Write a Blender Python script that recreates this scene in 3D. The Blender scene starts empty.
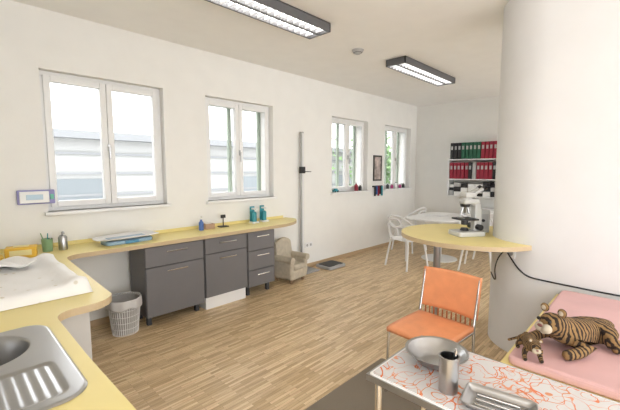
import bpy, bmesh, math, random
from mathutils import Vector, Matrix
random.seed(4)
scn=bpy.context.scene
scn.view_settings.view_transform='Standard'
scn.view_settings.look='None'
scn.view_settings.exposure=0.5
H=2.95; WY=3.96; BX=7.5

# ---------------- materials ----------------
MATS={}
def mat(name,col,rough=.5,metal=0,bump=0,bscale=200,emit=None,es=0,var=0,vscale=5,trans=0,alpha=1,coat=0):
    if name in MATS: return MATS[name]
    m=bpy.data.materials.new(name); m.use_nodes=True
    nt=m.node_tree; b=nt.nodes['Principled BSDF']
    b.inputs['Base Color'].default_value=(*col,1)
    b.inputs['Roughness'].default_value=rough
    b.inputs['Metallic'].default_value=metal
    b.inputs['Transmission Weight'].default_value=trans
    b.inputs['Alpha'].default_value=alpha
    b.inputs['Coat Weight'].default_value=coat
    if emit: 
        b.inputs['Emission Color'].default_value=(*emit,1); b.inputs['Emission Strength'].default_value=es
    tc=nt.nodes.new('ShaderNodeTexCoord')
    n=nt.nodes.new('ShaderNodeTexNoise'); n.inputs['Scale'].default_value=vscale; n.inputs['Detail'].default_value=4
    nt.links.new(tc.outputs['Object'],n.inputs['Vector'])
    r=nt.nodes.new('ShaderNodeValToRGB')
    v=var if var else .015
    r.color_ramp.elements[0].position=.3; r.color_ramp.elements[1].position=.7
    r.color_ramp.elements[0].color=(*[max(0,c*(1-v)) for c in col],1)
    r.color_ramp.elements[1].color=(*[min(1,c*(1+v)) for c in col],1)
    nt.links.new(n.outputs['Fac'],r.inputs['Fac']); nt.links.new(r.outputs['Color'],b.inputs['Base Color'])
    if bump:
        n2=nt.nodes.new('ShaderNodeTexNoise'); n2.inputs['Scale'].default_value=bscale
        nt.links.new(tc.outputs['Object'],n2.inputs['Vector'])
        bp=nt.nodes.new('ShaderNodeBump'); bp.inputs['Strength'].default_value=bump; bp.inputs['Distance'].default_value=.01
        nt.links.new(n2.outputs['Fac'],bp.inputs['Height']); nt.links.new(bp.outputs['Normal'],b.inputs['Normal'])
    MATS[name]=m; return m

WALL=mat('wall_paint',(.85,.84,.805),.8,bump=.05,bscale=60)
CEIL=mat('ceiling_paint',(.90,.89,.865),.9,bump=.03,bscale=60)
COLM=mat('column_paint',(.74,.735,.725),.75,bump=.04,bscale=50)
WHITE=mat('white_lacquer',(.84,.84,.83),.35)
PLAST=mat('white_plastic',(.83,.83,.83),.3)
YEL=mat('yellow_laminate',(.84,.71,.29),.42,var=.02)
YEDGE=mat('beige_laminate_edge',(.56,.43,.26),.5)
GREY=mat('grey_laminate',(.165,.16,.165),.45,var=.03)
DGREY=mat('dark_gap',(.05,.05,.055),.6)
STEEL=mat('brushed_steel',(.45,.45,.45),.28,1)
CHROME=mat('chrome',(.70,.70,.70),.12,1)
BLACK=mat('black_plastic',(.015,.015,.017),.4)
ORANGE=mat('orange_leather',(.78,.31,.14),.5,bump=.25,bscale=40,var=.06,vscale=12)
PINK=mat('pink_vinyl',(.66,.40,.39),.55,bump=.12,bscale=14,var=.05)
CREAM=mat('cream_plush',(.55,.49,.39),.9,bump=.6,bscale=120,var=.1,vscale=20)
BLUE=mat('blue_plastic',(.07,.16,.45),.4)
TEAL=mat('teal_plastic',(.03,.28,.34),.35)
GREEN=mat('green_soap',(.22,.36,.20),.3)
REDB=mat('red_binder',(.30,.015,.04),.5)
GRNB=mat('green_binder',(.015,.11,.06),.5)
BLKB=mat('black_binder',(.015,.015,.02),.5)
GRYB=mat('grey_label',(.45,.45,.45),.5)
LAMPG=mat('lamp_housing_grey',(.12,.12,.125),.5)
ALU=mat('louver_aluminium',(.80,.80,.82),.35,.6)

def floor_mat():
    m=bpy.data.materials.new('oak_strip_parquet'); m.use_nodes=True; nt=m.node_tree; b=nt.nodes['Principled BSDF']
    tc=nt.nodes.new('ShaderNodeTexCoord')
    br=nt.nodes.new('ShaderNodeTexBrick'); br.offset=.37; br.squash=1
    br.inputs['Scale'].default_value=1; br.inputs['Brick Width'].default_value=.24; br.inputs['Row Height'].default_value=.024
    br.inputs['Mortar Size'].default_value=.0010; br.inputs['Mortar Smooth'].default_value=.3
    br.inputs['Color1'].default_value=(.74,.56,.34,1); br.inputs['Color2'].default_value=(.46,.31,.155,1)
    br.inputs['Mortar'].default_value=(.30,.19,.10,1); br.inputs['Bias'].default_value=-.1
    nt.links.new(tc.outputs['Object'],br.inputs['Vector'])
    mp=nt.nodes.new('ShaderNodeMapping'); mp.inputs['Scale'].default_value=(5,42,1)
    nt.links.new(tc.outputs['Object'],mp.inputs['Vector'])
    n=nt.nodes.new('ShaderNodeTexNoise'); n.inputs['Scale'].default_value=1.0; n.inputs['Detail'].default_value=3
    nt.links.new(mp.outputs['Vector'],n.inputs['Vector'])
    rp=nt.nodes.new('ShaderNodeValToRGB'); rp.color_ramp.elements[0].position=.35; rp.color_ramp.elements[1].position=.65
    rp.color_ramp.elements[0].color=(.40,.40,.40,1); rp.color_ramp.elements[1].color=(.64,.64,.64,1)
    nt.links.new(n.outputs['Fac'],rp.inputs['Fac'])
    mx=nt.nodes.new('ShaderNodeMixRGB'); mx.blend_type='OVERLAY'; mx.inputs['Fac'].default_value=.55
    nt.links.new(br.outputs['Color'],mx.inputs['Color1']); nt.links.new(rp.outputs['Color'],mx.inputs['Color2'])
    nt.links.new(mx.outputs['Color'],b.inputs['Base Color'])
    b.inputs['Roughness'].default_value=.36
    return m
FLOOR=floor_mat()

def scribble_mat():
    m=bpy.data.materials.new('doodle_oilcloth'); m.use_nodes=True; nt=m.node_tree; b=nt.nodes['Principled BSDF']
    tc=nt.nodes.new('ShaderNodeTexCoord'); N=nt.nodes.new; L=nt.links.new
    def lines(scale,level,w,off):
        mp=N('ShaderNodeMapping'); mp.inputs['Location'].default_value=(off,off*2,0); L(tc.outputs['Object'],mp.inputs['Vector'])
        n=N('ShaderNodeTexNoise'); n.inputs['Scale'].default_value=scale; n.inputs['Detail'].default_value=.4; n.inputs['Distortion'].default_value=1.4
        L(mp.outputs['Vector'],n.inputs['Vector'])
        s=N('ShaderNodeMath'); s.operation='SUBTRACT'; s.inputs[1].default_value=level; L(n.outputs['Fac'],s.inputs[0])
        a=N('ShaderNodeMath'); a.operation='ABSOLUTE'; L(s.outputs[0],a.inputs[0])
        c=N('ShaderNodeMath'); c.operation='LESS_THAN'; c.inputs[1].default_value=w; L(a.outputs[0],c.inputs[0]); return c
    c1=lines(9,.5,.014,0); c2=lines(12,.40,.012,3); c3=lines(8,.62,.010,7)
    def mixc(prev,fac,col):
        mx=N('ShaderNodeMixRGB'); L(fac.outputs[0],mx.inputs['Fac'])
        if prev is None: mx.inputs['Color1'].default_value=(.60,.58,.57,1)
        else: L(prev.outputs[0],mx.inputs['Color1'])
        mx.inputs['Color2'].default_value=(*col,1); return mx
    m1=mixc(None,c1,(.65,.17,.06)); m2=mixc(m1,c2,(.68,.28,.15)); m3=mixc(m2,c3,(.62,.25,.12))
    L(m3.outputs[0],b.inputs['Base Color']); b.inputs['Roughness'].default_value=.2
    return m
DOODLE=scribble_mat()

def tiger_mat():
    m=bpy.data.materials.new('tiger_plush_fur'); m.use_nodes=True; nt=m.node_tree; b=nt.nodes['Principled BSDF']
    N=nt.nodes.new; L=nt.links.new; tc=N('ShaderNodeTexCoord')
    w=N('ShaderNodeTexWave'); w.bands_direction='X'; w.inputs['Scale'].default_value=15; w.inputs['Distortion'].default_value=4.5; w.inputs['Detail'].default_value=2; w.inputs['Detail Scale'].default_value=1.8
    L(tc.outputs['Object'],w.inputs['Vector'])
    r=N('ShaderNodeValToRGB'); r.color_ramp.elements[0].position=.30; r.color_ramp.elements[0].color=(.025,.015,.010,1)
    r.color_ramp.elements[1].position=.62; r.color_ramp.elements[1].color=(.28,.165,.065,1)
    L(w.outputs['Fac'],r.inputs['Fac']); L(r.outputs['Color'],b.inputs['Base Color']); b.inputs['Roughness'].default_value=.95
    n=N('ShaderNodeTexNoise'); n.inputs['Scale'].default_value=180; L(tc.outputs['Object'],n.inputs['Vector'])
    bp=N('ShaderNodeBump'); bp.inputs['Strength'].default_value=.8; bp.inputs['Distance'].default_value=.006; L(n.outputs['Fac'],bp.inputs['Height']); L(bp.outputs['Normal'],b.inputs['Normal'])
    return m
TIGER=tiger_mat()

def pad_mat():
    m=bpy.data.materials.new('changing_pad_print'); m.use_nodes=True; nt=m.node_tree; b=nt.nodes['Principled BSDF']
    N=nt.nodes.new; L=nt.links.new; tc=N('ShaderNodeTexCoord')
    v=N('ShaderNodeTexVoronoi'); v.inputs['Scale'].default_value=15; L(tc.outputs['Object'],v.inputs['Vector'])
    r=N('ShaderNodeValToRGB'); r.color_ramp.elements[0].position=.12; r.color_ramp.elements[0].color=(.72,.68,.58,1); r.color_ramp.elements[1].position=.20; r.color_ramp.elements[1].color=(.90,.89,.87,1)
    L(v.outputs['Distance'],r.inputs['Fac']); L(r.outputs['Color'],b.inputs['Base Color']); b.inputs['Roughness'].default_value=.6
    n=N('ShaderNodeTexNoise'); n.inputs['Scale'].default_value=9; L(tc.outputs['Object'],n.inputs['Vector'])
    bp=N('ShaderNodeBump'); bp.inputs['Strength'].default_value=.15; bp.inputs['Distance'].default_value=.03; L(n.outputs['Fac'],bp.inputs['Height']); L(bp.outputs['Normal'],b.inputs['Normal'])
    return m
PADM=pad_mat()

# ---------------- helpers ----------------
PAR=[None]
def group(name,loc=(0,0,0),rz=0,sc=1):
    e=bpy.data.objects.new(name,None); e.empty_display_size=.1
    scn.collection.objects.link(e); e.location=loc; e.rotation_euler=(0,0,rz); e.scale=(sc,sc,sc); PAR[0]=e; return e
def end(): PAR[0]=None
def link(me,name,m,smooth=False):
    o=bpy.data.objects.new(name,me); scn.collection.objects.link(o)
    if m: 
        if not isinstance(m,(list,tuple)): m=[m]
        for k in m: me.materials.append(k)
    if PAR[0]: o.parent=PAR[0]
    if smooth:
        for p in me.polygons: p.use_smooth=True
    return o
def bev(o,w,seg=3):
    b=o.modifiers.new('bevel','BEVEL'); b.width=w; b.segments=seg; b.limit_method='ANGLE'; b.angle_limit=math.radians(40)
    return o
def boxes(name,bl,m,bw=0,rot=None):
    me=bpy.data.meshes.new(name); V=[];F=[]
    for (x0,x1,y0,y1,z0,z1) in bl:
        k=len(V); V+=[(x0,y0,z0),(x1,y0,z0),(x1,y1,z0),(x0,y1,z0),(x0,y0,z1),(x1,y0,z1),(x1,y1,z1),(x0,y1,z1)]
        F+=[tuple(k+i for i in f) for f in ((3,2,1,0),(4,5,6,7),(0,1,5,4),(1,2,6,5),(2,3,7,6),(3,0,4,7))]
    me.from_pydata(V,[],F); me.update(); o=link(me,name,m)
    if bw: bev(o,bw)
    return o
def box(name,x0,x1,y0,y1,z0,z1,m,bw=0): return boxes(name,[(x0,x1,y0,y1,z0,z1)],m,bw)
def lathe(name,prof,m,loc=(0,0,0),n=40,axis=None,smooth=True):
    me=bpy.data.meshes.new(name); V=[];F=[]
    for (r,z) in prof:
        for i in range(n):
            a=2*math.pi*i/n; V.append((r*math.cos(a),r*math.sin(a),z))
    for j in range(len(prof)-1):
        for i in range(n):
            a=j*n+i;b=j*n+(i+1)%n; F.append((a,b,b+n,a+n))
    if prof[0][0]>1e-5: F.append(tuple(range(n-1,-1,-1)))
    if prof[-1][0]>1e-5 and (prof[-1]!=prof[0]): F.append(tuple(range((len(prof)-1)*n,len(prof)*n)))
    me.from_pydata(V,[],F); me.update()
    bm=bmesh.new(); bm.from_mesh(me); bmesh.ops.remove_doubles(bm,verts=bm.verts,dist=1e-6); bmesh.ops.recalc_face_normals(bm,faces=bm.faces); bm.to_mesh(me); bm.free()
    o=link(me,name,m,smooth); o.location=loc
    if axis: o.rotation_euler=Vector((0,0,1)).rotation_difference(Vector(axis)).to_euler()
    if smooth:
        es=o.modifiers.new('es','EDGE_SPLIT'); es.split_angle=math.radians(38)
    return o
def cyl(name,p0,p1,r,m,n=24,r2=None):
    p0=Vector(p0);p1=Vector(p1);d=p1-p0
    return lathe(name,[(r,0),(r if r2 is None else r2,d.length)],m,p0,n,d)
def smooth_path(pts,k=6):
    P=[Vector(p) for p in pts]; out=[]
    for i in range(len(P)-1):
        p0=P[max(i-1,0)];p1=P[i];p2=P[i+1];p3=P[min(i+2,len(P)-1)]
        for j in range(k):
            t=j/k; out.append(.5*((2*p1)+(p2-p0)*t+(2*p0-5*p1+4*p2-p3)*t*t+(3*p1-p0-3*p2+p3)*t**3))
    out.append(P[-1]); return out
def tube(name,pts,r,m,smooth=True,k=6,cyclic=False,flat=None):
    P=smooth_path(pts,k) if smooth else [Vector(p) for p in pts]
    cu=bpy.data.curves.new(name,'CURVE'); cu.dimensions='3D'; s=cu.splines.new('POLY'); s.points.add(len(P)-1)
    for i,p in enumerate(P): s.points[i].co=(*p,1)
    s.use_cyclic_u=cyclic; cu.bevel_depth=r; cu.bevel_resolution=3; cu.use_fill_caps=True
    o=bpy.data.objects.new(name,cu); scn.collection.objects.link(o)
    dg=bpy.context.evaluated_depsgraph_get(); me=bpy.data.meshes.new_from_object(o.evaluated_get(dg)); bpy.data.objects.remove(o)
    me.materials.clear()
    return link(me,name,m,True)
def prism(name,poly,z0,z1,m,bw=0):
    me=bpy.data.meshes.new(name); n=len(poly)
    V=[(x,y,z0) for x,y in poly]+[(x,y,z1) for x,y in poly]
    F=[tuple(range(n-1,-1,-1)),tuple(range(n,2*n))]+[(i,(i+1)%n,(i+1)%n+n,i+n) for i in range(n)]
    me.from_pydata(V,[],F); me.update()
    bm=bmesh.new(); bm.from_mesh(me); bmesh.ops.recalc_face_normals(bm,faces=bm.faces); bm.to_mesh(me); bm.free()
    o=link(me,name,m)
    if bw: bev(o,bw)
    return o
def cut(o,cutter,delete=True):
    md=o.modifiers.new('b','BOOLEAN'); md.operation='DIFFERENCE'; md.object=cutter; md.solver='EXACT'
    dg=bpy.context.evaluated_depsgraph_get(); me=bpy.data.meshes.new_from_object(o.evaluated_get(dg))
    o.modifiers.clear(); o.data=me
    if delete: bpy.data.objects.remove(cutter)
def sph(name,loc,r,m,sc=(1,1,1),rot=(0,0,0)):
    me=bpy.data.meshes.new(name); bm=bmesh.new(); bmesh.ops.create_uvsphere(bm,u_segments=20,v_segments=12,radius=r); bm.to_mesh(me); bm.free()
    o=link(me,name,m,True); o.location=loc; o.scale=sc; o.rotation_euler=rot; return o
def rrect(x0,x1,y0,y1,r,n=6):
    out=[]
    for cx,cy,a0 in ((x1-r,y1-r,0),(x0+r,y1-r,90),(x0+r,y0+r,180),(x1-r,y0+r,270)):
        for i in range(n+1):
            a=math.radians(a0+90*i/n); out.append((cx+r*math.cos(a),cy+r*math.sin(a)))
    return out
def grid(name,nx,ny,fn,m,thick=0,sub=0):
    me=bpy.data.meshes.new(name); V=[fn(i/nx,j/ny) for j in range(ny+1) for i in range(nx+1)]
    F=[(j*(nx+1)+i,j*(nx+1)+i+1,(j+1)*(nx+1)+i+1,(j+1)*(nx+1)+i) for j in range(ny) for i in range(nx)]
    me.from_pydata(V,[],F); me.update(); o=link(me,name,m,True)
    if thick: s=o.modifiers.new('s','SOLIDIFY'); s.thickness=thick; s.offset=0
    if sub: s=o.modifiers.new('u','SUBSURF'); s.levels=sub; s.render_levels=sub
    return o
def skin(name,verts,edges,root,m,sub=2):
    me=bpy.data.meshes.new(name); me.from_pydata([v[:3] for v in verts],edges,[]); me.update()
    o=link(me,name,m)
    md=o.modifiers.new('skin','SKIN'); md.use_smooth_shade=True
    for i,v in enumerate(verts):
        sv=me.skin_vertices[0].data[i]; sv.radius=(v[3],v[3]); sv.use_root=(i==root)
    s=o.modifiers.new('u','SUBSURF'); s.levels=sub; s.render_levels=sub
    return o

# ---------------- room shell ----------------
box('floor',-2.6,BX+.1,-3.0,WY+.02,-.1,0,FLOOR)
box('ceiling',-2.6,BX+.2,-3.0,WY+.34,H,H+.12,CEIL)
WZ0,WZ1=1.17,2.44
wins=[(.68,1.78),(2.29,3.34),(4.61,5.64),(6.22,7.24)]
bl=[(-.5,BX+.2,WY,WY+.34,0,WZ0),(-.5,BX+.2,WY,WY+.34,WZ1,H)]
xs=[-.5]+[v for w in wins for v in w]+[BX+.2]
for i in range(0,len(xs),2): bl.append((xs[i],xs[i+1],WY,WY+.34,WZ0,WZ1))
boxes('wall_window_side',bl,WALL)
box('wall_back',BX,BX+.2,-3.0,WY+.02,0,H,WALL)
box('wall_left',-.5,-.36,.3,WY,0,H,WALL)
boxes('baseboard_window_side',[(-.3,BX,WY-.015,WY,0,.06)],mat('baseboard_wood',(.50,.36,.22),.5))
box('baseboard_back',BX-.015,BX,-1,WY-.016,0,.06,MATS['baseboard_wood'])
OUTF=mat('outer_sash_green',(.34,.40,.33),.6)
for k,(a,b) in enumerate(wins):
    group('window_%d'%(k+1))
    y0,y1=WY+.09,WY+.15
    c=(a+b)/2; t=.045
    F=[(a,b,y0,y1,WZ1-t,WZ1),(a,b,y0,y1,WZ0,WZ0+t),(a,a+t,y0,y1,WZ0+t,WZ1-t),(b-t,b,y0,y1,WZ0+t,WZ1-t)]
    boxes('frame',F,WHITE,.004)
    S=[]; s=.055; ys,ye=WY+.07,WY+.135
    for (p,q) in ((a+t-.01,c-.002),(c+.002,b-t+.01)):
        z0,z1=WZ0+t-.01,WZ1-t+.01
        S+=[(p,p+s,ys,ye,z0,z1),(q-s,q,ys,ye,z0,z1),(p+s,q-s,ys,ye,z0,z0+s),(p+s,q-s,ys,ye,z1-s,z1)]
    boxes('casements',S,WHITE,.006)
    box('glass',a+t+s*.5,b-t-s*.5,WY+.10,WY+.106,WZ0+t+.03,WZ1-t-.03,mat('window_glass',(1,1,1),.0,trans=1))
    boxes('handle',[(c-.012,c+.012,WY+.055,WY+.07,1.74,1.81),(c-.008,c+.008,WY+.03,WY+.055,1.765,1.785),(c-.009,c+.009,WY+.028,WY+.042,1.66,1.785)],STEEL,.003)
    boxes('sill',[(a-.03,b+.03,WY-.05,WY+.085,WZ0-.03,WZ0)],WHITE,.005)
    if k>0: boxes('outer_sash',[(c-.025,c+.025,WY+.29,WY+.33,WZ0,WZ1),(a,a+.05,WY+.29,WY+.33,WZ0,WZ1),(b-.05,b,WY+.29,WY+.33,WZ0,WZ1),(a,b,WY+.29,WY+.33,WZ1-.06,WZ1)],OUTF,.004)
    end()
MATS['window_glass'].node_tree.nodes['Principled BSDF'].inputs['IOR'].default_value=1.05

def partition():
    cx,cy,R=3.7,.655,.45; poly=[]
    for i in range(61):
        a=math.pi*i/60; poly.append((cx+R*math.cos(a),cy+R*math.sin(a)))
    poly+=[(cx-R,-2.9),(cx+R,-2.9)]
    o=prism('wall_partition',poly,0,H,COLM)
    for p in o.data.polygons:
        if abs(p.normal.z)<.5: p.use_smooth=True
    e=o.modifiers.new('e','EDGE_SPLIT'); e.split_angle=math.radians(30); return o
PW=partition()

# exterior
group('neighbour_building')
FAC=mat('outside_facade',(.40,.405,.40),.9); ROOFM=mat('outside_roof',(.27,.28,.29),.9)
box('facade',-6,30,9.5,10,-3,2.35,FAC)
boxes('roof_bands',[(-6,30,9.2,9.5,2.25,2.42),(-6,30,9.44,9.5,.95,1.0),(-6,30,9.44,9.5,1.45,1.5),(-6,30,9.44,9.5,1.9,1.95)],ROOFM)
boxes('facade_windows',[(x,x+.9,9.46,9.52,.1,1.35) for x in (-3,-.6,1.8,4.2,6.6,9,11.4,13.8,16)],mat('outside_window',(.20,.225,.24),.3))
end()
box('outside_ground',-8,32,4.4,9.4,-3.1,-3.0,mat('outside_paving',(.3,.3,.29),.9))
def leaf():
    group('garden_tree',(11.6,7.4,0))
    cyl('trunk',(0,0,-3),(0,0,1),.12,mat('bark',(.1,.07,.05),.9))
    me=bpy.data.meshes.new('leaves'); V=[];F=[]
    for i in range(1600):
        c=Vector((random.gauss(0,.8),random.gauss(0,.6),1.6+random.gauss(0,.6)))
        a=Vector((random.uniform(-1,1),random.uniform(-1,1),random.uniform(-1,1))).normalized()*.12
        b=a.orthogonal().normalized()*.06
        k=len(V); V+=[c-a,c+b,c+a,c-b]; F.append((k,k+1,k+2,k+3))
    me.from_pydata(V,[],F); link(me,'leaves',mat('tree_leaf',(.20,.31,.15),.8,var=.3)); end()
leaf()

# ---------------- counter ----------------
group('fitted_worktop_desk')
poly=[(-.355,3.955),(3.56,3.955)]
for i in range(1,9):
    a=i/8*math.pi/2; poly.append((3.0+.6*math.cos(a),3.90-.44*math.sin(a)))
poly+=[(1.5,3.46),(.80,3.46)]
for i in range(1,6):
    a=i/6*math.pi/2; poly.append((.80-.13*math.sin(a),3.33+.13*math.cos(a)))
poly+=[(.67,3.3),(.66,2.9),(.65,2.45)]
for i in range(1,7):
    a=i/6*math.pi/2; poly.append((.50+.15*math.cos(a),2.24-.15*math.sin(a)))
for i in range(0,7):
    a=i/6*math.pi/2; poly.append((.44-.09*math.sin(a),2.0+.09*math.cos(a)))
poly+=[(.35,1.5),(.36,1.0),(.37,.62),(-.355,.62)]
top=prism('worktop',poly,.812,.85,[YEL,YEDGE])
for p in top.data.polygons:
    if abs(p.normal.z)<.5: p.material_index=1
c=box('c',-.22,.25,1.30,1.95,.7,1,YEL); cut(top,c)
boxes('base_panels',[(.24,.26,.64,2.1,.0,.812),(-.355,.52,2.16,2.18,0,.812),(.50,.52,2.18,3.3,0,.812),(-.355,.26,.64,.66,0,.812)],mat('counter_base',(.55,.53,.50),.6))
end()
box('trim_1',-.355,3.5,3.94,3.958,.8505,.885,YEL)
def cabinet(name,x0,x1,kind,zb=.10):
    group(name)
    y0=3.49; y1=3.90; zt=.810
    box('carcass',x0,x1,y0+.02,y1,zb,zt,GREY,.002)
    g=.004; fr=[]; hd=[]
    if kind=='door': sp=[(zb,.60),(.60,zt-.005)]
    elif kind=='wide': sp=[(zb,.63),(.63,zt-.005)]
    else: sp=[(zb,.33),(.33,.57),(.57,zt-.005)]
    for z0,z1 in sp:
        fr.append((x0+g,x1-g,y0,y0+.019,z0+g,z1-g))
        L=min(.22,(x1-x0)*.45); c=(x0+x1)/2; zz=z1-.06
        if kind=='door' and z0==zb: zz=z1-.05
        hd+=[(c-L/2,c+L/2,y0-.032,y0-.022,zz-.006,zz+.006),(c-L/2+.01,c-L/2+.02,y0-.025,y0,zz-.005,zz+.005),(c+L/2-.02,c+L/2-.01,y0-.025,y0,zz-.005,zz+.005)]
    boxes('fronts',fr,GREY,.003); boxes('handles',hd,CHROME,.002)
    box('shadow_gap',x0+.003,x1-.003,y0+.019,y0+.021,zb+.003,zt-.003,DGREY)
    if kind!='wide': boxes('feet',[(x0+.03,x0+.07,y0+.08,y0+.12,0,zb),(x1-.07,x1-.03,y0+.08,y0+.12,0,zb),(x0+.03,x0+.07,y1-.1,y1-.06,0,zb),(x1-.07,x1-.03,y1-.1,y1-.06,0,zb)],DGREY)
    else: box('plinth',x0+.01,x1-.01,y0+.03,y1,0,zb,WHITE,.004)
    end()
cabinet('base_cabinet',1.33,1.95,'door')
cabinet('base_cabinet',1.965,2.52,'wide',.14)
cabinet('drawer_unit',2.535,2.95,'drawers',.12)

def sink():
    group('steel_sink')
    X0,X1,Y0,Y1=-.27,.30,1.24,1.99; R=.09
    def ss(a,b,x):
        t=max(0,min(1,(x-a)/(b-a))); return t*t*(3-2*t)
    def fn(u,v):
        x=X0+(X1-X0)*u; y=Y0+(Y1-Y0)*v
        cx=min(max(x,X0+R),X1-R); cy=min(max(y,Y0+R),Y1-R)
        d=math.hypot(x-cx,y-cy)
        if d>R: x=cx+(x-cx)*R/d; y=cy+(y-cy)*R/d
        z=.858
        e=min(x-X0,X1-x,y-Y0,Y1-y,R-math.hypot(x-cx,y-cy) if d>0 else 1)
        if e<.008: z-=.006*(1-e/.008)
        r=math.hypot(x-.05,y-1.79)
        z-=.15*(1-ss(.125,.165,r))
        dx=max(abs(x-.015)-.20,0); dy=max(abs(y-1.42)-.10,0); dd=math.hypot(dx,dy)
        k=1-ss(.015,.035,dd)
        z-=.007*k
        z+=.0022*k*(0.5+.5*math.cos(2*math.pi*(x+.2)/.032))*(1-ss(.0,.03,dy+dx))
        return (x,y,z)
    grid('basin_and_drainer',170,150,fn,STEEL)
    lathe('drain',[(.0,.0),(.03,.0),(.034,.003),(.0,.004)],CHROME,(.05,1.79,.709))
    end()
sink()

# changing pad
group('baby_changing_pad')
def pad(u,v):
    x=-.30+.88*u; y=2.30+.98*v
    e=min(u,1-u)*.88; ev=min(v,1-v)*.98
    z=.895+.030*math.exp(-((e-.07)/.05)**2)+.02*math.exp(-((ev-.06)/.05)**2)
    z+=.005*math.sin(9*x+5*y)*math.cos(7*y)+.003*math.sin(31*x)*math.sin(23*y+2*x)
    m=min(e,ev)
    if m<.02: z=.853+(z-.853)*math.sqrt(max(0,1-(1-m/.02)**2))
    return (x,y,z)
grid('pad',44,50,pad,PADM)
box('pad_base',-.28,.56,2.32,3.26,.851,.87,PADM)
def towel(u,v):
    x=.05+.36*u+.02*math.sin(6*v); y=2.95+.30*v+.02*math.sin(5*u)
    return (x,y,.935+.010*math.sin(14*u+3*v)+.008*math.sin(11*v))
grid('folded_cloth',20,16,towel,mat('white_cloth',(.86,.85,.83),.9),.012)
end()

# items on counter
group('baby_scale',(1.25,3.70,.851),math.radians(4))
prism('base',rrect(-.22,.22,-.10,.10,.05),.0,.035,mat('scale_base_blue',(.30,.45,.60),.4),.008)
def tray(u,v):
    x=-.29+.58*u; y=-.14+.28*v
    a=abs(2*u-1);b=abs(2*v-1)
    rr=max(0,a**4+b**4)
    s=1 if rr<1 else rr**-.25
    x*=s;y*=s
    return (x,y,.04+.028*min(1,(abs(y)/.14)**3+.6*(abs(x)/.29)**4))
grid('tray',30,16,tray,PLAST,.006)
def bpad(u,v):
    x,y,z=tray(.2+.6*u,.25+.5*v); return (x,y,z+.006)
grid('blue_pad',16,10,bpad,mat('scale_pad_blue',(.50,.60,.70),.6),.004)
box('display',-.06,.06,-.118,-.100,.004,.032,mat('scale_blue',(.10,.3,.5),.4),.004)
end()
group('steel_soap_dispenser',(.73,3.74,.851))
lathe('body',[(0,0),(.033,0),(.035,.01),(.035,.11),(.022,.13),(.01,.135),(.01,.16),(0,.16)],STEEL)
tube('spout',[(0,0,.155),(0,-.03,.16),(0,-.055,.15)],.006,STEEL)
end()
group('toothbrush_cup',(.62,3.76,.851))
lathe('glass',[(0,0),(.036,0),(.042,.11),(.039,.11),(.033,.006),(0,.006)],GREEN)
for i,(dx,dy) in enumerate(((.02,.01),(-.02,.01),(0,-.02))): cyl('brush_%d'%i,(0,0,.01),(dx*2,dy*2,.16),.004,[WHITE,GREEN,TEAL][i])
end()
group('yellow_wipes_box',(.43,3.66,.851),math.radians(-12))
box('carton',-.10,.10,-.06,.06,0,.085,mat('yellow_carton',(.80,.50,.06),.5),.006)
box('lid',-.05,.05,-.03,.03,.085,.092,mat('pale_yellow_lid',(.85,.75,.4),.4),.003)
box('label',-.07,.07,-.0615,-.06,.022,.065,MATS['pale_yellow_lid'])
end()
group('yellow_cloth_pile',(.20,3.62,.851))
for i in range(2):
    def f(u,v,i=i): return (-.10+.20*u+.01*i,-.06+.14*v,.012+.018*i+.006*math.sin(8*u+i*2)*math.cos(6*v))
    grid('fold_%d'%i,14,8,f,mat('yellow_cloth',(.80,.55,.12),.9),.012)
end()
group('blue_pump_bottle',(2.10,3.80,.851))
lathe('bottle',[(0,0),(.027,0),(.028,.09),(.012,.11),(.012,.125),(0,.125)],BLUE)
cyl('pump',(0,0,.125),(0,0,.16),.005,WHITE); box('nozzle',-.008,.008,-.035,.01,.158,.168,WHITE,.002)
end()
group('glove_box',(2.22,3.85,.851)); box('carton',-.06,.06,-.05,.05,0,.06,mat('carton_brown',(.45,.3,.2),.7),.002); box('tissue_slot',-.035,.035,-.02,.02,.055,.064,WHITE,.002); end()
group('black_desk_stand',(2.42,3.84,.851)); box('base',-.06,.06,-.04,.04,0,.012,BLACK,.003); cyl('post',(0,0,.01),(0,0,.12),.007,BLACK); box('clip',-.03,.03,-.012,.012,.11,.15,BLACK,.004); end()
def device(x,y):
    group('disinfectant_dispenser',(x,y,.851))
    box('base',-.05,.05,-.05,.05,0,.02,WHITE,.004)
    lathe('bottle',[(0,.02),(.034,.02),(.035,.13),(.02,.15),(0,.15)],TEAL)
    box('holder',-.035,.035,.035,.05,.02,.22,TEAL,.004)
    box('arm',-.02,.02,-.07,.04,.18,.20,WHITE,.004)
    end()
device(2.88,3.82); device(3.06,3.84)
group('wall_label_dispenser')
box('back_plate',.46,.73,3.925,3.957,1.25,1.375,mat('lavender_plastic',(.28,.27,.52),.45),.008)
box('front_panel',.475,.685,3.913,3.93,1.262,1.363,WHITE,.005)
box('blue_display',.52,.64,3.910,3.915,1.29,1.335,mat('display_blue',(.45,.60,.72),.3),.002)
box('button',.692,.72,3.917,3.93,1.29,1.335,mat('green_label',(.15,.5,.35),.4),.003)
end()

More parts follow.
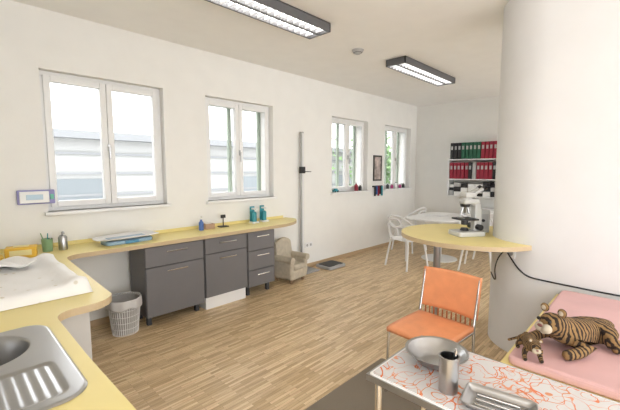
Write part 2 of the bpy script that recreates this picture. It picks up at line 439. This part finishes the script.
# waste bin
group('waste_bin',(1.16,3.60,0))
lathe('bag_inner',[(0,.01),(.108,.01),(.138,.33),(.134,.33),(.104,.02),(0,.02)],mat('bin_bag',(.42,.40,.38),.5,bump=.6,bscale=30),n=32)
o=lathe('mesh_wall',[(.112,.0),(.118,.06),(.124,.12),(.130,.18),(.136,.24),(.142,.30),(.146,.34)],WHITE,n=40)
bm=bmesh.new(); bm.from_mesh(o.data); bmesh.ops.delete(bm,geom=[f for f in bm.faces if len(f.verts)>4],context='FACES_ONLY'); bm.to_mesh(o.data); bm.free()
o.modifiers.clear(); w=o.modifiers.new('w','WIREFRAME'); w.thickness=.006
def rimbag(u,v):
    a=2*math.pi*u; r=.150+.004*math.sin(9*a)+.004*v; return (r*math.cos(a),r*math.sin(a),.345-.09*v-.012*math.sin(5*a)*v)
grid('bag_overhang',60,6,rimbag,mat('bag_overhang_white',(.62,.61,.60),.5),.002)
end()

# plush toddler armchair
group('plush_toddler_armchair',(3.38,3.66,0),math.radians(8))
for i,(x,y) in enumerate(((-.13,-.12),(.13,-.12),(-.13,.12),(.13,.12))): lathe('foot_%d'%i,[(0,0),(.018,0),(.028,.05),(.03,.06),(0,.06)],mat('foot_wood',(.3,.2,.12),.5),(x,y,0),16)
o=box('seat_base',-.18,.18,-.17,.16,.05,.19,CREAM,.035)
o=prism('seat_cushion',rrect(-.125,.125,-.18,.10,.05),.18,.26,CREAM,.03)
for s in (-1,1):
    x0,x1=(s*.19,s*.12) if s<0 else (.12,.19)
    box('arm_%d'%s,min(x0,x1),max(x0,x1),-.17,.15,.10,.32,CREAM,.03)
    cyl('arm_roll_%d'%s,(s*.165,-.18,.33),(s*.165,.14,.33),.045,CREAM)
def back(u,v):
    x=-.18+.36*u; z=.20+.36*v
    top=.06*math.sin(math.pi*u)*v; return (x*(1-.12*v*v),.12+.04*v-.02*math.sin(math.pi*u),z-.02+top)
grid('backrest',12,10,back,CREAM,.07,1)
end()

# stadiometer
group('stadiometer',(3.86,3.90,0))
boxes('base_plate',[(-.16,.16,-.22,.04,0,.02)],mat('stad_grey',(.30,.30,.31),.4),.004)
boxes('column',[(-.022,.022,-.01,.03,.02,2.12)],mat('stad_alu',(.46,.46,.46),.4,.2),.004)
boxes('scale_strip',[(-.012,.012,-.014,-.009,.25,2.1)],WHITE)
boxes('head_slider',[(-.035,.035,-.03,.035,1.50,1.60),(-.02,.02,-.17,-.02,1.52,1.53)],BLACK,.004)
end()
group('floor_scale',(4.32,3.72,0))
prism('body',rrect(-.20,.20,-.16,.16,.04),.0,.045,mat('scale_body_grey',(.40,.40,.41),.4),.01)
prism('mat_top',rrect(-.17,.17,-.13,.13,.03),.045,.052,mat('rubber_grey',(.06,.06,.06),.7))
prism('silver_edge',rrect(-.06,.06,-.155,-.135,.008),.045,.052,STEEL)
end()
group('power_socket',(4.05,WY-.001,.36))
box('plate',-.085,.085,-.012,0,-.042,.042,PLAST,.004)
for i in (-.04,.04): lathe('well_%d'%(i*100),[(.022,0),(.020,-.002),(0,-.002)],mat('socket_shade',(.4,.4,.4),.5),(i,-.013,0),20,(0,-1,0))
end()

group('picture_frame')
fr=mat('dark_frame',(.05,.045,.04),.4)
boxes('frame',[(5.82,6.10,3.94,3.958,1.80,1.83),(5.82,6.10,3.94,3.958,1.34,1.37),(5.82,5.85,3.94,3.958,1.37,1.80),(6.07,6.10,3.94,3.958,1.37,1.80)],fr)
box('print',5.85,6.07,3.948,3.957,1.37,1.80,mat('print_paper',(.45,.38,.35),.6,var=.6,vscale=9))
end()
group('instrument_wall_rack')
box('rail',5.80,6.12,3.93,3.958,1.22,1.25,BLACK,.004)
for i in range(5): box('tool_%d'%i,5.82+.06*i,5.85+.06*i,3.90,3.93,1.05+.03*(i%2),1.24,[BLACK,BLUE,REDB,BLACK,TEAL][i],.005)
end()
def bottle(x,y,z,h,r,m,name='sill_bottle'):
    group(name,(x,y,z)); lathe('body',[(0,0),(r,0),(r,h*.6),(r*.45,h*.75),(r*.45,h*.85),(0,h*.85)],m,n=20); cyl('cap',(0,0,h*.84),(0,0,h),r*.5,WHITE if m!=PLAST else BLACK,16); end()
pm=mat('magenta_plastic',(.4,.04,.20),.4)
for i,(x,h,m) in enumerate(((6.36,.12,BLACK),(6.52,.10,pm),(6.68,.13,PLAST),(6.84,.09,pm),(6.98,.11,BLACK))): bottle(x,3.965,WZ0+.001,h,.03,m)
bottle(5.30,3.965,WZ0+.001,.16,.035,REDB); bottle(5.42,3.965,WZ0+.001,.12,.03,BLACK)
group('toy_car',(4.72,3.965,WZ0+.001)); box('chassis',-.06,.06,-.025,.025,.012,.04,TEAL,.006); box('cabin',-.03,.035,-.022,.022,.038,.065,TEAL,.008)
for i,(x,y) in enumerate(((-.035,-.026),(.035,-.026),(-.035,.018),(.035,.018))): cyl('wheel_%d'%i,(x,y,.014),(x,y+.01,.014),.014,BLACK,14)
end()

# ---------------- ceiling lamps ----------------
def lamp(x0,x1,y0,y1):
    group('louver_ceiling_lamp')
    zb=H-.085; t=.018
    boxes('housing',[(x0,x1,y0,y0+t,zb,H-.002),(x0,x1,y1-t,y1,zb,H-.002),(x0,x0+t,y0,y1,zb,H-.002),(x1-t,x1,y0,y1,zb,H-.002),(x0,x1,y0,y1,H-.012,H-.002)],LAMPG,.002)
    ym=(y0+y1)/2
    B=[]
    boxes('spine',[(x0+t,x1-t,ym-.016,ym+.016,zb+.002,zb+.05)],LAMPG,.003)
    n=20
    for i in range(1,n):
        x=x0+(x1-x0)*i/n; B.append((x-.004,x+.004,y0+t,y1-t,zb+.004,zb+.030))
    boxes('louvers',B,ALU)
    box('reflector',x0+t,x1-t,y0+t,y1-t,H-.02,H-.014,WHITE)
    for k,y in enumerate(((y0+ym)/2,(ym+y1)/2)): cyl('tube_%d'%k,(x0+.04,y,H-.036),(x1-.04,y,H-.036),.021,mat('fluorescent_tube',(.9,.9,.9),.4,emit=(1,.97,.92),es=7),16)
    end()
lamp(1.22,2.72,2.36,2.64); lamp(4.10,5.60,2.34,2.62)
group('smoke_detector',(3.53,2.64,H-.002)); lathe('body',[(0,-.045),(.03,-.045),(.045,-.03),(.055,-.028),(.07,0),(0,0)],mat('detector_grey',(.40,.40,.39),.5)); lathe('ring',[(.046,-.032),(.05,-.032),(.05,-.026),(.046,-.026)],DGREY); end()

# ---------------- shelves on back wall ----------------
def shelf_unit():
    group('wall_bookshelf'); x0,x1=BX-.28,BX-.001; y0,y1=2.0,3.10
    boxes('boards',[(x0,x1,y0,y1,z,z+.02) for z in (1.02,1.355,1.745)]+[(x0,x1,y1-.018,y1,1.02,1.78),(x0,x1,y0,y0+.018,1.02,1.78)],WHITE,.002)
    end()
    group('binder_row'); 
    groups={}
    def row(z,h,cols,y):
        for c,n in cols:
            for i in range(n):
                w=.074; dd=.02*random.random(); groups.setdefault(c,[]).append((x0+.01+dd,x1-.03,y-w+.009,y,z,z+h)); groups.setdefault(GRYB,[]).append((x0+.006+dd,x0+.012+dd,y-w+.022,y-.014,z+h*.58,z+h*.80)); y-=w
    row(1.766,.32,[(BLKB,3),(GRNB,5),(REDB,5)],3.07)
    row(1.376,.32,[(REDB,5),(BLKB,1),(GRYB,1),(REDB,4),(BLKB,2)],3.07)
    for i,(m,b) in enumerate(groups.items()): boxes('binders_%d'%i,b,m,.003)
    end()
    group('medicine_box_row'); bb={}
    y=3.07
    while y>2.1:
        w=random.choice((.09,.12,.14)); z=1.041
        while z<1.26:
            h=random.choice((.06,.08,.10)); c=random.choice((BLACK,WHITE,WHITE,BLKB,GRYB)); bb.setdefault(c,[]).append((x0+.02+random.random()*.02,x1-.03,y-w+.008,y,z,z+h-.004)); z+=h
        y-=w
    for i,(m,b) in enumerate(bb.items()): boxes('boxes_%d'%i,b,m,.002)
    end()
    group('low_white_cabinet'); box('carcass',BX-.42,BX-.02,1.6,2.75,.06,.80,WHITE,.004)
    boxes('fronts',[(BX-.44,BX-.42,1.62+.375*i,1.98+.375*i,.09,.78) for i in range(3)],WHITE,.004); boxes('knobs',[(BX-.46,BX-.44,1.68+.375*i,1.70+.375*i,.6,.68) for i in range(3)],STEEL,.002)
    box('toe_kick',BX-.38,BX-.03,1.62,2.73,0,.06,GRYB); end()
shelf_unit()

# ---------------- far table with chairs ----------------
group('white_meeting_table',(6.05,2.70,0))
prism('top',rrect(-.62,.62,-.42,.42,.28,8),.72,.75,WHITE,.006)
cyl('pillar',(0,0,.02),(0,0,.72),.04,WHITE); lathe('foot',[(0,0),(.30,0),(.30,.012),(.06,.03),(0,.03)],WHITE)
end()
group('paper_stack',(6.1,2.75,.751)); boxes('sheets',[(-.15,.06,-.1,.2,0,.01),(-.10,.12,-.14,.14,.01,.018)],PLAST); end()
def mchair(x,y,rz):
    group('white_plastic_chair',(x,y,0),rz)
    def seat(u,v):
        X=-.23+.46*u; Y=-.22+.44*v; a=abs(2*u-1);b=abs(2*v-1); rr=a**4+b**4
        if rr>1: s=rr**-.25; X*=s;Y*=s
        return (X,Y,.455-.018*(1-a*a)*(1-b*b)-(.02*(1-v)**6))
    grid('seat',16,16,seat,PLAST,.02,1)
    for i,(sx,sy) in enumerate(((-1,-1),(1,-1),(-1,1),(1,1))):
        tube('leg_%d'%i,[(sx*.18,sy*.17,.45),(sx*.21,sy*.20,.25),(sx*.235,sy*.235,.0)],.016,PLAST)
    tube('back_loop_outer',[(-.21,-.02,.45),(-.26,-.02,.60),(-.25,.10,.68),(-.20,.22,.78),(-.08,.27,.84),(.08,.27,.84),(.20,.22,.78),(.25,.10,.68),(.26,-.02,.60),(.21,-.02,.45)],.014,PLAST)
    tube('back_loop_mid',[(-.17,.18,.45),(-.22,.20,.60),(-.16,.25,.70),(0,.27,.66),(.16,.25,.70),(.22,.20,.60),(.17,.18,.45)],.013,PLAST)
    tube('back_loop_inner',[(-.10,.20,.45),(-.16,.24,.62),(-.10,.27,.76),(0,.275,.79),(.10,.27,.76),(.16,.24,.62),(.10,.20,.45)],.013,PLAST)
    end()
mchair(5.18,2.85,math.radians(75)); mchair(6.30,3.42,math.radians(175)); mchair(5.80,1.96,math.radians(10)); mchair(6.55,1.95,math.radians(-20)) 

# ---------------- round bar table ----------------
group('round_bar_table')
poly=[(3.48+.62*math.cos(2*math.pi*i/72),1.27+.62*math.sin(2*math.pi*i/72)) for i in range(72)]
t=prism('top',poly,.912,.95,[YEL,YEDGE])
for p in t.data.polygons:
    if abs(p.normal.z)<.5: p.material_index=1
cut(t,PW,False)
cyl('leg',(3.05,1.38,.02),(3.05,1.38,.912),.03,STEEL); lathe('foot_plate',[(0,0),(.09,0),(.09,.008),(.03,.025),(0,.025)],STEEL,(3.05,1.38,0))
end()

group('microscope',(3.36,1.25,.951),math.radians(-125))
MW=mat('microscope_white',(.55,.55,.53),.35)
prism('base',rrect(-.10,.10,-.13,.14,.03),0,.045,MW,.01)
prism('arm',rrect(-.035,.035,.06,.12,.015),.04,.30,MW,.008)
tube('arm_curve',[(0,.09,.05),(0,.115,.15),(0,.10,.26),(0,.04,.33)],.036,MW)
box('head_block',-.05,.05,-.06,.10,.29,.34,MW,.015)
box('stage',-.085,.085,-.10,.07,.145,.16,BLACK,.004)
box('slide_clip',-.05,.05,-.07,-.05,.16,.168,STEEL,.002)
lathe('condenser',[(0,.10),(.03,.10),(.03,.14),(0,.14)],BLACK,(0,-.02,0)); lathe('lamp',[(0,.045),(.04,.045),(.03,.07),(0,.07)],BLACK,(0,-.02,0))
lathe('nosepiece',[(0,.255),(.04,.265),(.045,.29),(0,.29)],BLACK,(0,-.02,0))
for i,a in enumerate((-90,30,150)):
    x=.022*math.cos(math.radians(a)); y=-.02+.022*math.sin(math.radians(a)); cyl('objective_%d'%i,(x,y,.265),(x*1.7,-.02+(y+.02)*1.7,.205),.011,STEEL,16)
lathe('head_cylinder',[(0,.34),(.045,.34),(.045,.36),(.03,.37),(0,.37)],MW,(0,0,0))
box('binocular_head',-.055,.055,-.05,.06,.35,.40,MW,.015)
for s in (-1,1):
    cyl('eyepiece_tube_%d'%s,(s*.032,.03,.375),(s*.034,.13,.43),.017,MW,20); cyl('eyepiece_%d'%s,(s*.034,.125,.427),(s*.034,.155,.444),.021,BLACK,20)
    cyl('focus_knob_%d'%s,(s*.035,.09,.08),(s*.085,.09,.08),.026,BLACK,24)
end()
group('microscope_lamp_transformer',(3.63,1.22,.951),math.radians(-46)); box('case',-.07,.07,-.05,.05,0,.22,MW,.012); box('panel',-.05,.05,-.054,-.049,.04,.18,GRYB,.002); lathe('dial',[(0,0),(.014,0),(.014,.012),(0,.012)],BLACK,(0,-.054,.12),16,(0,-1,0)); end()

def surf(a,z,off=.003):
    a=math.radians(a); return (3.7+(.45+off)*math.cos(a),.655+(.45+off)*math.sin(a),z)
group('partition_socket',surf(155,.86,.001),math.radians(155-90+180))
box('plate',-.04,.04,-.012,0,-.04,.04,PLAST,.004); lathe('well',[(.022,0),(.020,-.002),(0,-.002)],MATS['socket_shade'],(0,-.013,0),20,(0,-1,0)); end()
group('power_cable')
tube('cable_to_bench',[surf(152,.86,.02),surf(158,.80,.015),surf(165,.74,.01),surf(174,.70,.01),(3.24,.60,.69),(3.24,.45,.685),(3.24,.2,.68),(3.24,-.2,.68)],.006,BLACK)
tube('cable_hanging',[surf(148,.87,.02),surf(143,.80,.04),surf(140,.70,.05),surf(136,.60,.02),surf(130,.585,.01),surf(120,.62,.01)],.005,BLACK)
end()

# ---------------- treatment bench ----------------
group('treatment_bench')
box('yellow_board',1.80,3.20,-1.3,.50,.58,.62,[YEL],.004)
prism('pink_mattress',rrect(1.84,3.19,-1.28,.47,.04),.62,.665,PINK,.018)
boxes('base',[(1.95,3.10,-1.2,.40,.0,.58)],mat('bench_base',(.66,.64,.61),.6),.004)
end()
def sheet(u,v):
    x=1.83+.27*u; y=-.9+.93*v
    return (x,y+.01*math.sin(7*u),.672+.004*math.sin(16*u+4*v)*math.sin(9*v)+.003)
group('salmon_towel'); grid('towel',24,40,sheet,mat('salmon_cloth',(.68,.34,.29),.9,bump=.3,bscale=200),.004); end()

def tiger(loc,rz,sc,lying,name='tiger_plush'):
    group(name,loc,rz,sc)
    V=[];E=[]
    def v(x,y,z,r,p=None):
        V.append((x,y,z,r)); i=len(V)-1
        if p is not None: E.append((p,i))
        return i
    dz=-.060 if lying else 0
    mid=v(-.03,0,.122+dz,.058); ru=v(-.14,0,.128+dz,.062,mid); ch=v(.08,0,.130+dz,.060,mid)
    ne=v(.13,0,.155+dz*.8,.048,ch); hd=v(.175,0,.175+dz*.6,.058,ne); mz=v(.222,0,.160+dz*.6,.032,hd)
    hz=(.175+dz*.6)-.195
    for s in (-1,1):
        if lying:
            a=v(-.13,s*.070,.050,.044,ru); b=v(-.070,s*.105,.040,.032,a); c=v(-.125,s*.120,.024,.024,b); v(-.055,s*.130,.021,.022,v(-.09,s*.125,.022,.022,c))
            a=v(.085,s*.060,.050,.036,ch); b=v(.075,s*.095,.034,.028,a); c=v(.135,s*.095,.025,.024,b); v(.205,s*.085,.024,.025,c)
        else:
            a=v(-.135,s*.055,.095,.038,ru); b=v(-.105,s*.070,.065,.028,a); c=v(-.165,s*.072,.042,.020,b); v(-.115,s*.075,.018,.020,v(-.155,s*.073,.020,.020,c))
            a=v(.085,s*.050,.105,.034,ch); b=v(.075,s*.062,.065,.026,a); c=v(.105,s*.066,.030,.021,b); v(.150,s*.066,.020,.021,c)
    t=v(-.20,.005,.140+dz,.020,ru); t=v(-.25,.0,.10+dz*.8,.015,t); t=v(-.29,-.03,.05+dz*.4,.014,t); t=v(-.30,-.09,.018,.014,t); v(-.26,-.14,.016,.014,t)
    skin('body',V,E,mid,TIGER)
    for s in (-1,1):
        sph('ear_%d'%s,(.165,s*.040,.245+hz),.020,TIGER,(.55,1,1)); sph('ear_inner_%d'%s,(.172,s*.040,.245+hz),.012,mat('ear_cream',(.5,.42,.32),.9),(.5,1,1))
        sph('cheek_%d'%s,(.222,s*.016,.172+hz),.021,mat('muzzle_white',(.50,.44,.34),.95)); sph('eye_%d'%s,(.220,s*.026,.207+hz),.0080,mat('glass_eye',(.02,.015,.01),.1))
    sph('chin',(.218,0,.160+hz),.016,MATS['muzzle_white']); sph('nose',(.245,0,.188+hz),.009,mat('nose_pink',(.2,.07,.06),.5),(.8,1.3,.8))
    end()
tiger((2.20,.25,.667),math.radians(134+20),1.08,True)
tiger((1.91,.39,.667),math.radians(205),.50,False)

# ---------------- orange chair ----------------
group('orange_chair',(2.28,1.06,.008),math.radians(-4))
def oseat(u,v):
    x=-.21+.42*u; y=-.21+.42*v
    return (x,y,.462+.006*math.sin(math.pi*v)*math.sin(math.pi*u)-.012*(1-u)**8)
grid('seat',14,14,oseat,ORANGE,.03)
def oback(u,v):
    y=-.215+.43*u; z=.52+.285*v
    return (.225+.05*v+.018*math.sin(math.pi*u),y,z+.006*math.sin(math.pi*u))
grid('backrest',16,12,oback,ORANGE,.022)
for s in (-1,1):
    tube('rear_leg_%d'%s,[(.245,s*.205,0.0),(.215,s*.205,.25),(.205,s*.205,.45),(.215,s*.205,.52),(.245,s*.205,.66),(.272,s*.205,.79)],.010,CHROME)
    tube('front_leg_%d'%s,[(-.215,s*.205,0.0),(-.20,s*.205,.25),(-.19,s*.205,.44)],.010,CHROME)
    tube('side_rail_%d'%s,[(-.19,s*.205,.44),(.205,s*.205,.44)],.009,CHROME,False)
tube('front_rail',[(-.19,-.205,.44),(-.19,.205,.44)],.009,CHROME,False); tube('rear_rail',[(.205,-.205,.44),(.205,.205,.44)],.009,CHROME,False)
boxes('lacing',[(.222,.23,y-.004,y+.004,.455,.525) for y in [-.17+.034*i for i in range(11)]],mat('dark_orange',(.45,.13,.04),.6))
end()

group('door_mat'); prism('mat',rrect(1.05,2.45,.78,1.55,.02),.0005,.006,mat('brown_grey_mat',(.22,.185,.14),.95,bump=.5,bscale=150)); end()

# ---------------- instrument table (foreground) ----------------
group('instrument_table')
X0,X1,Y0,Y1=1.13,1.58,-.45,.775
prism('top',rrect(X0,X1,Y0,Y1,.015),.72,.752,WHITE,.004)
prism('oilcloth',rrect(X0+.012,X1-.012,Y0+.012,Y1-.012,.01),.752,.755,DOODLE)
boxes('steel_edge',[(X0-.006,X1+.006,Y1,Y1+.006,.725,.75),(X0-.006,X0,Y0,Y1,.725,.75),(X1,X1+.006,Y0,Y1,.725,.75)],STEEL)
for i,(x,y) in enumerate(((X0+.03,Y0+.03),(X1-.03,Y0+.03),(X0+.03,Y1-.03),(X1-.03,Y1-.03))): cyl('leg_%d'%i,(x,y,0),(x,y,.72),.014,CHROME)
end()
group('steel_bowl',(1.385,.615,.7555))
lathe('bowl',[(0,.0),(.05,.0),(.075,.008),(.105,.035),(.118,.052),(.125,.054),(.125,.056),(.114,.054),(.100,.038),(.072,.012),(.048,.004),(0,.004)],STEEL,n=56)
end()
group('steel_canister',(1.235,.50,.7555))
lathe('jar',[(0,0),(.033,0),(.034,.004),(.034,.125),(.037,.127),(.037,.132),(.031,.132),(.031,.006),(0,.006)],STEEL)
cyl('tongs',(0,.0,.01),(.012,-.018,.16),.004,CHROME); cyl('tongs_2',(-.01,0,.01),(.004,-.024,.158),.004,CHROME)
end()
group('instrument_tray',(1.25,.335,.7565),math.radians(-80))
def tr(u,v):
    x=-.11+.22*u; y=-.07+.14*v; a=abs(2*u-1);b=abs(2*v-1); rr=a**8+b**8
    if rr>1: s=rr**-.125; x*=s;y*=s
    m=max(a,b); return (x,y,.003+(.022*max(0,(m-.8)/.2)))
grid('tray',24,20,tr,STEEL,.002)
for i in range(3): cyl('tweezers_%d'%i,(-.07,-.03+.03*i,.009),(.06,-.035+.033*i,.009),.003,CHROME,10)
end()

# ---------------- camera, light ----------------
cam=bpy.data.cameras.new('camera'); co=bpy.data.objects.new('camera',cam); scn.collection.objects.link(co)
cam.sensor_width=36; cam.lens=36*360/620; cam.clip_start=.02
co.location=(0,0,1.55)
a=math.radians(44.1); p=math.atan(35/360)
fwd=Vector((math.cos(a)*math.cos(p),math.sin(a)*math.cos(p),-math.sin(p)))
co.rotation_euler=fwd.to_track_quat('-Z','Y').to_euler(); scn.camera=co

w=bpy.data.worlds.new('sky'); scn.world=w; w.use_nodes=True
bg=w.node_tree.nodes['Background']; bg.inputs['Color'].default_value=(.98,.99,1,1); bg.inputs['Strength'].default_value=2.9
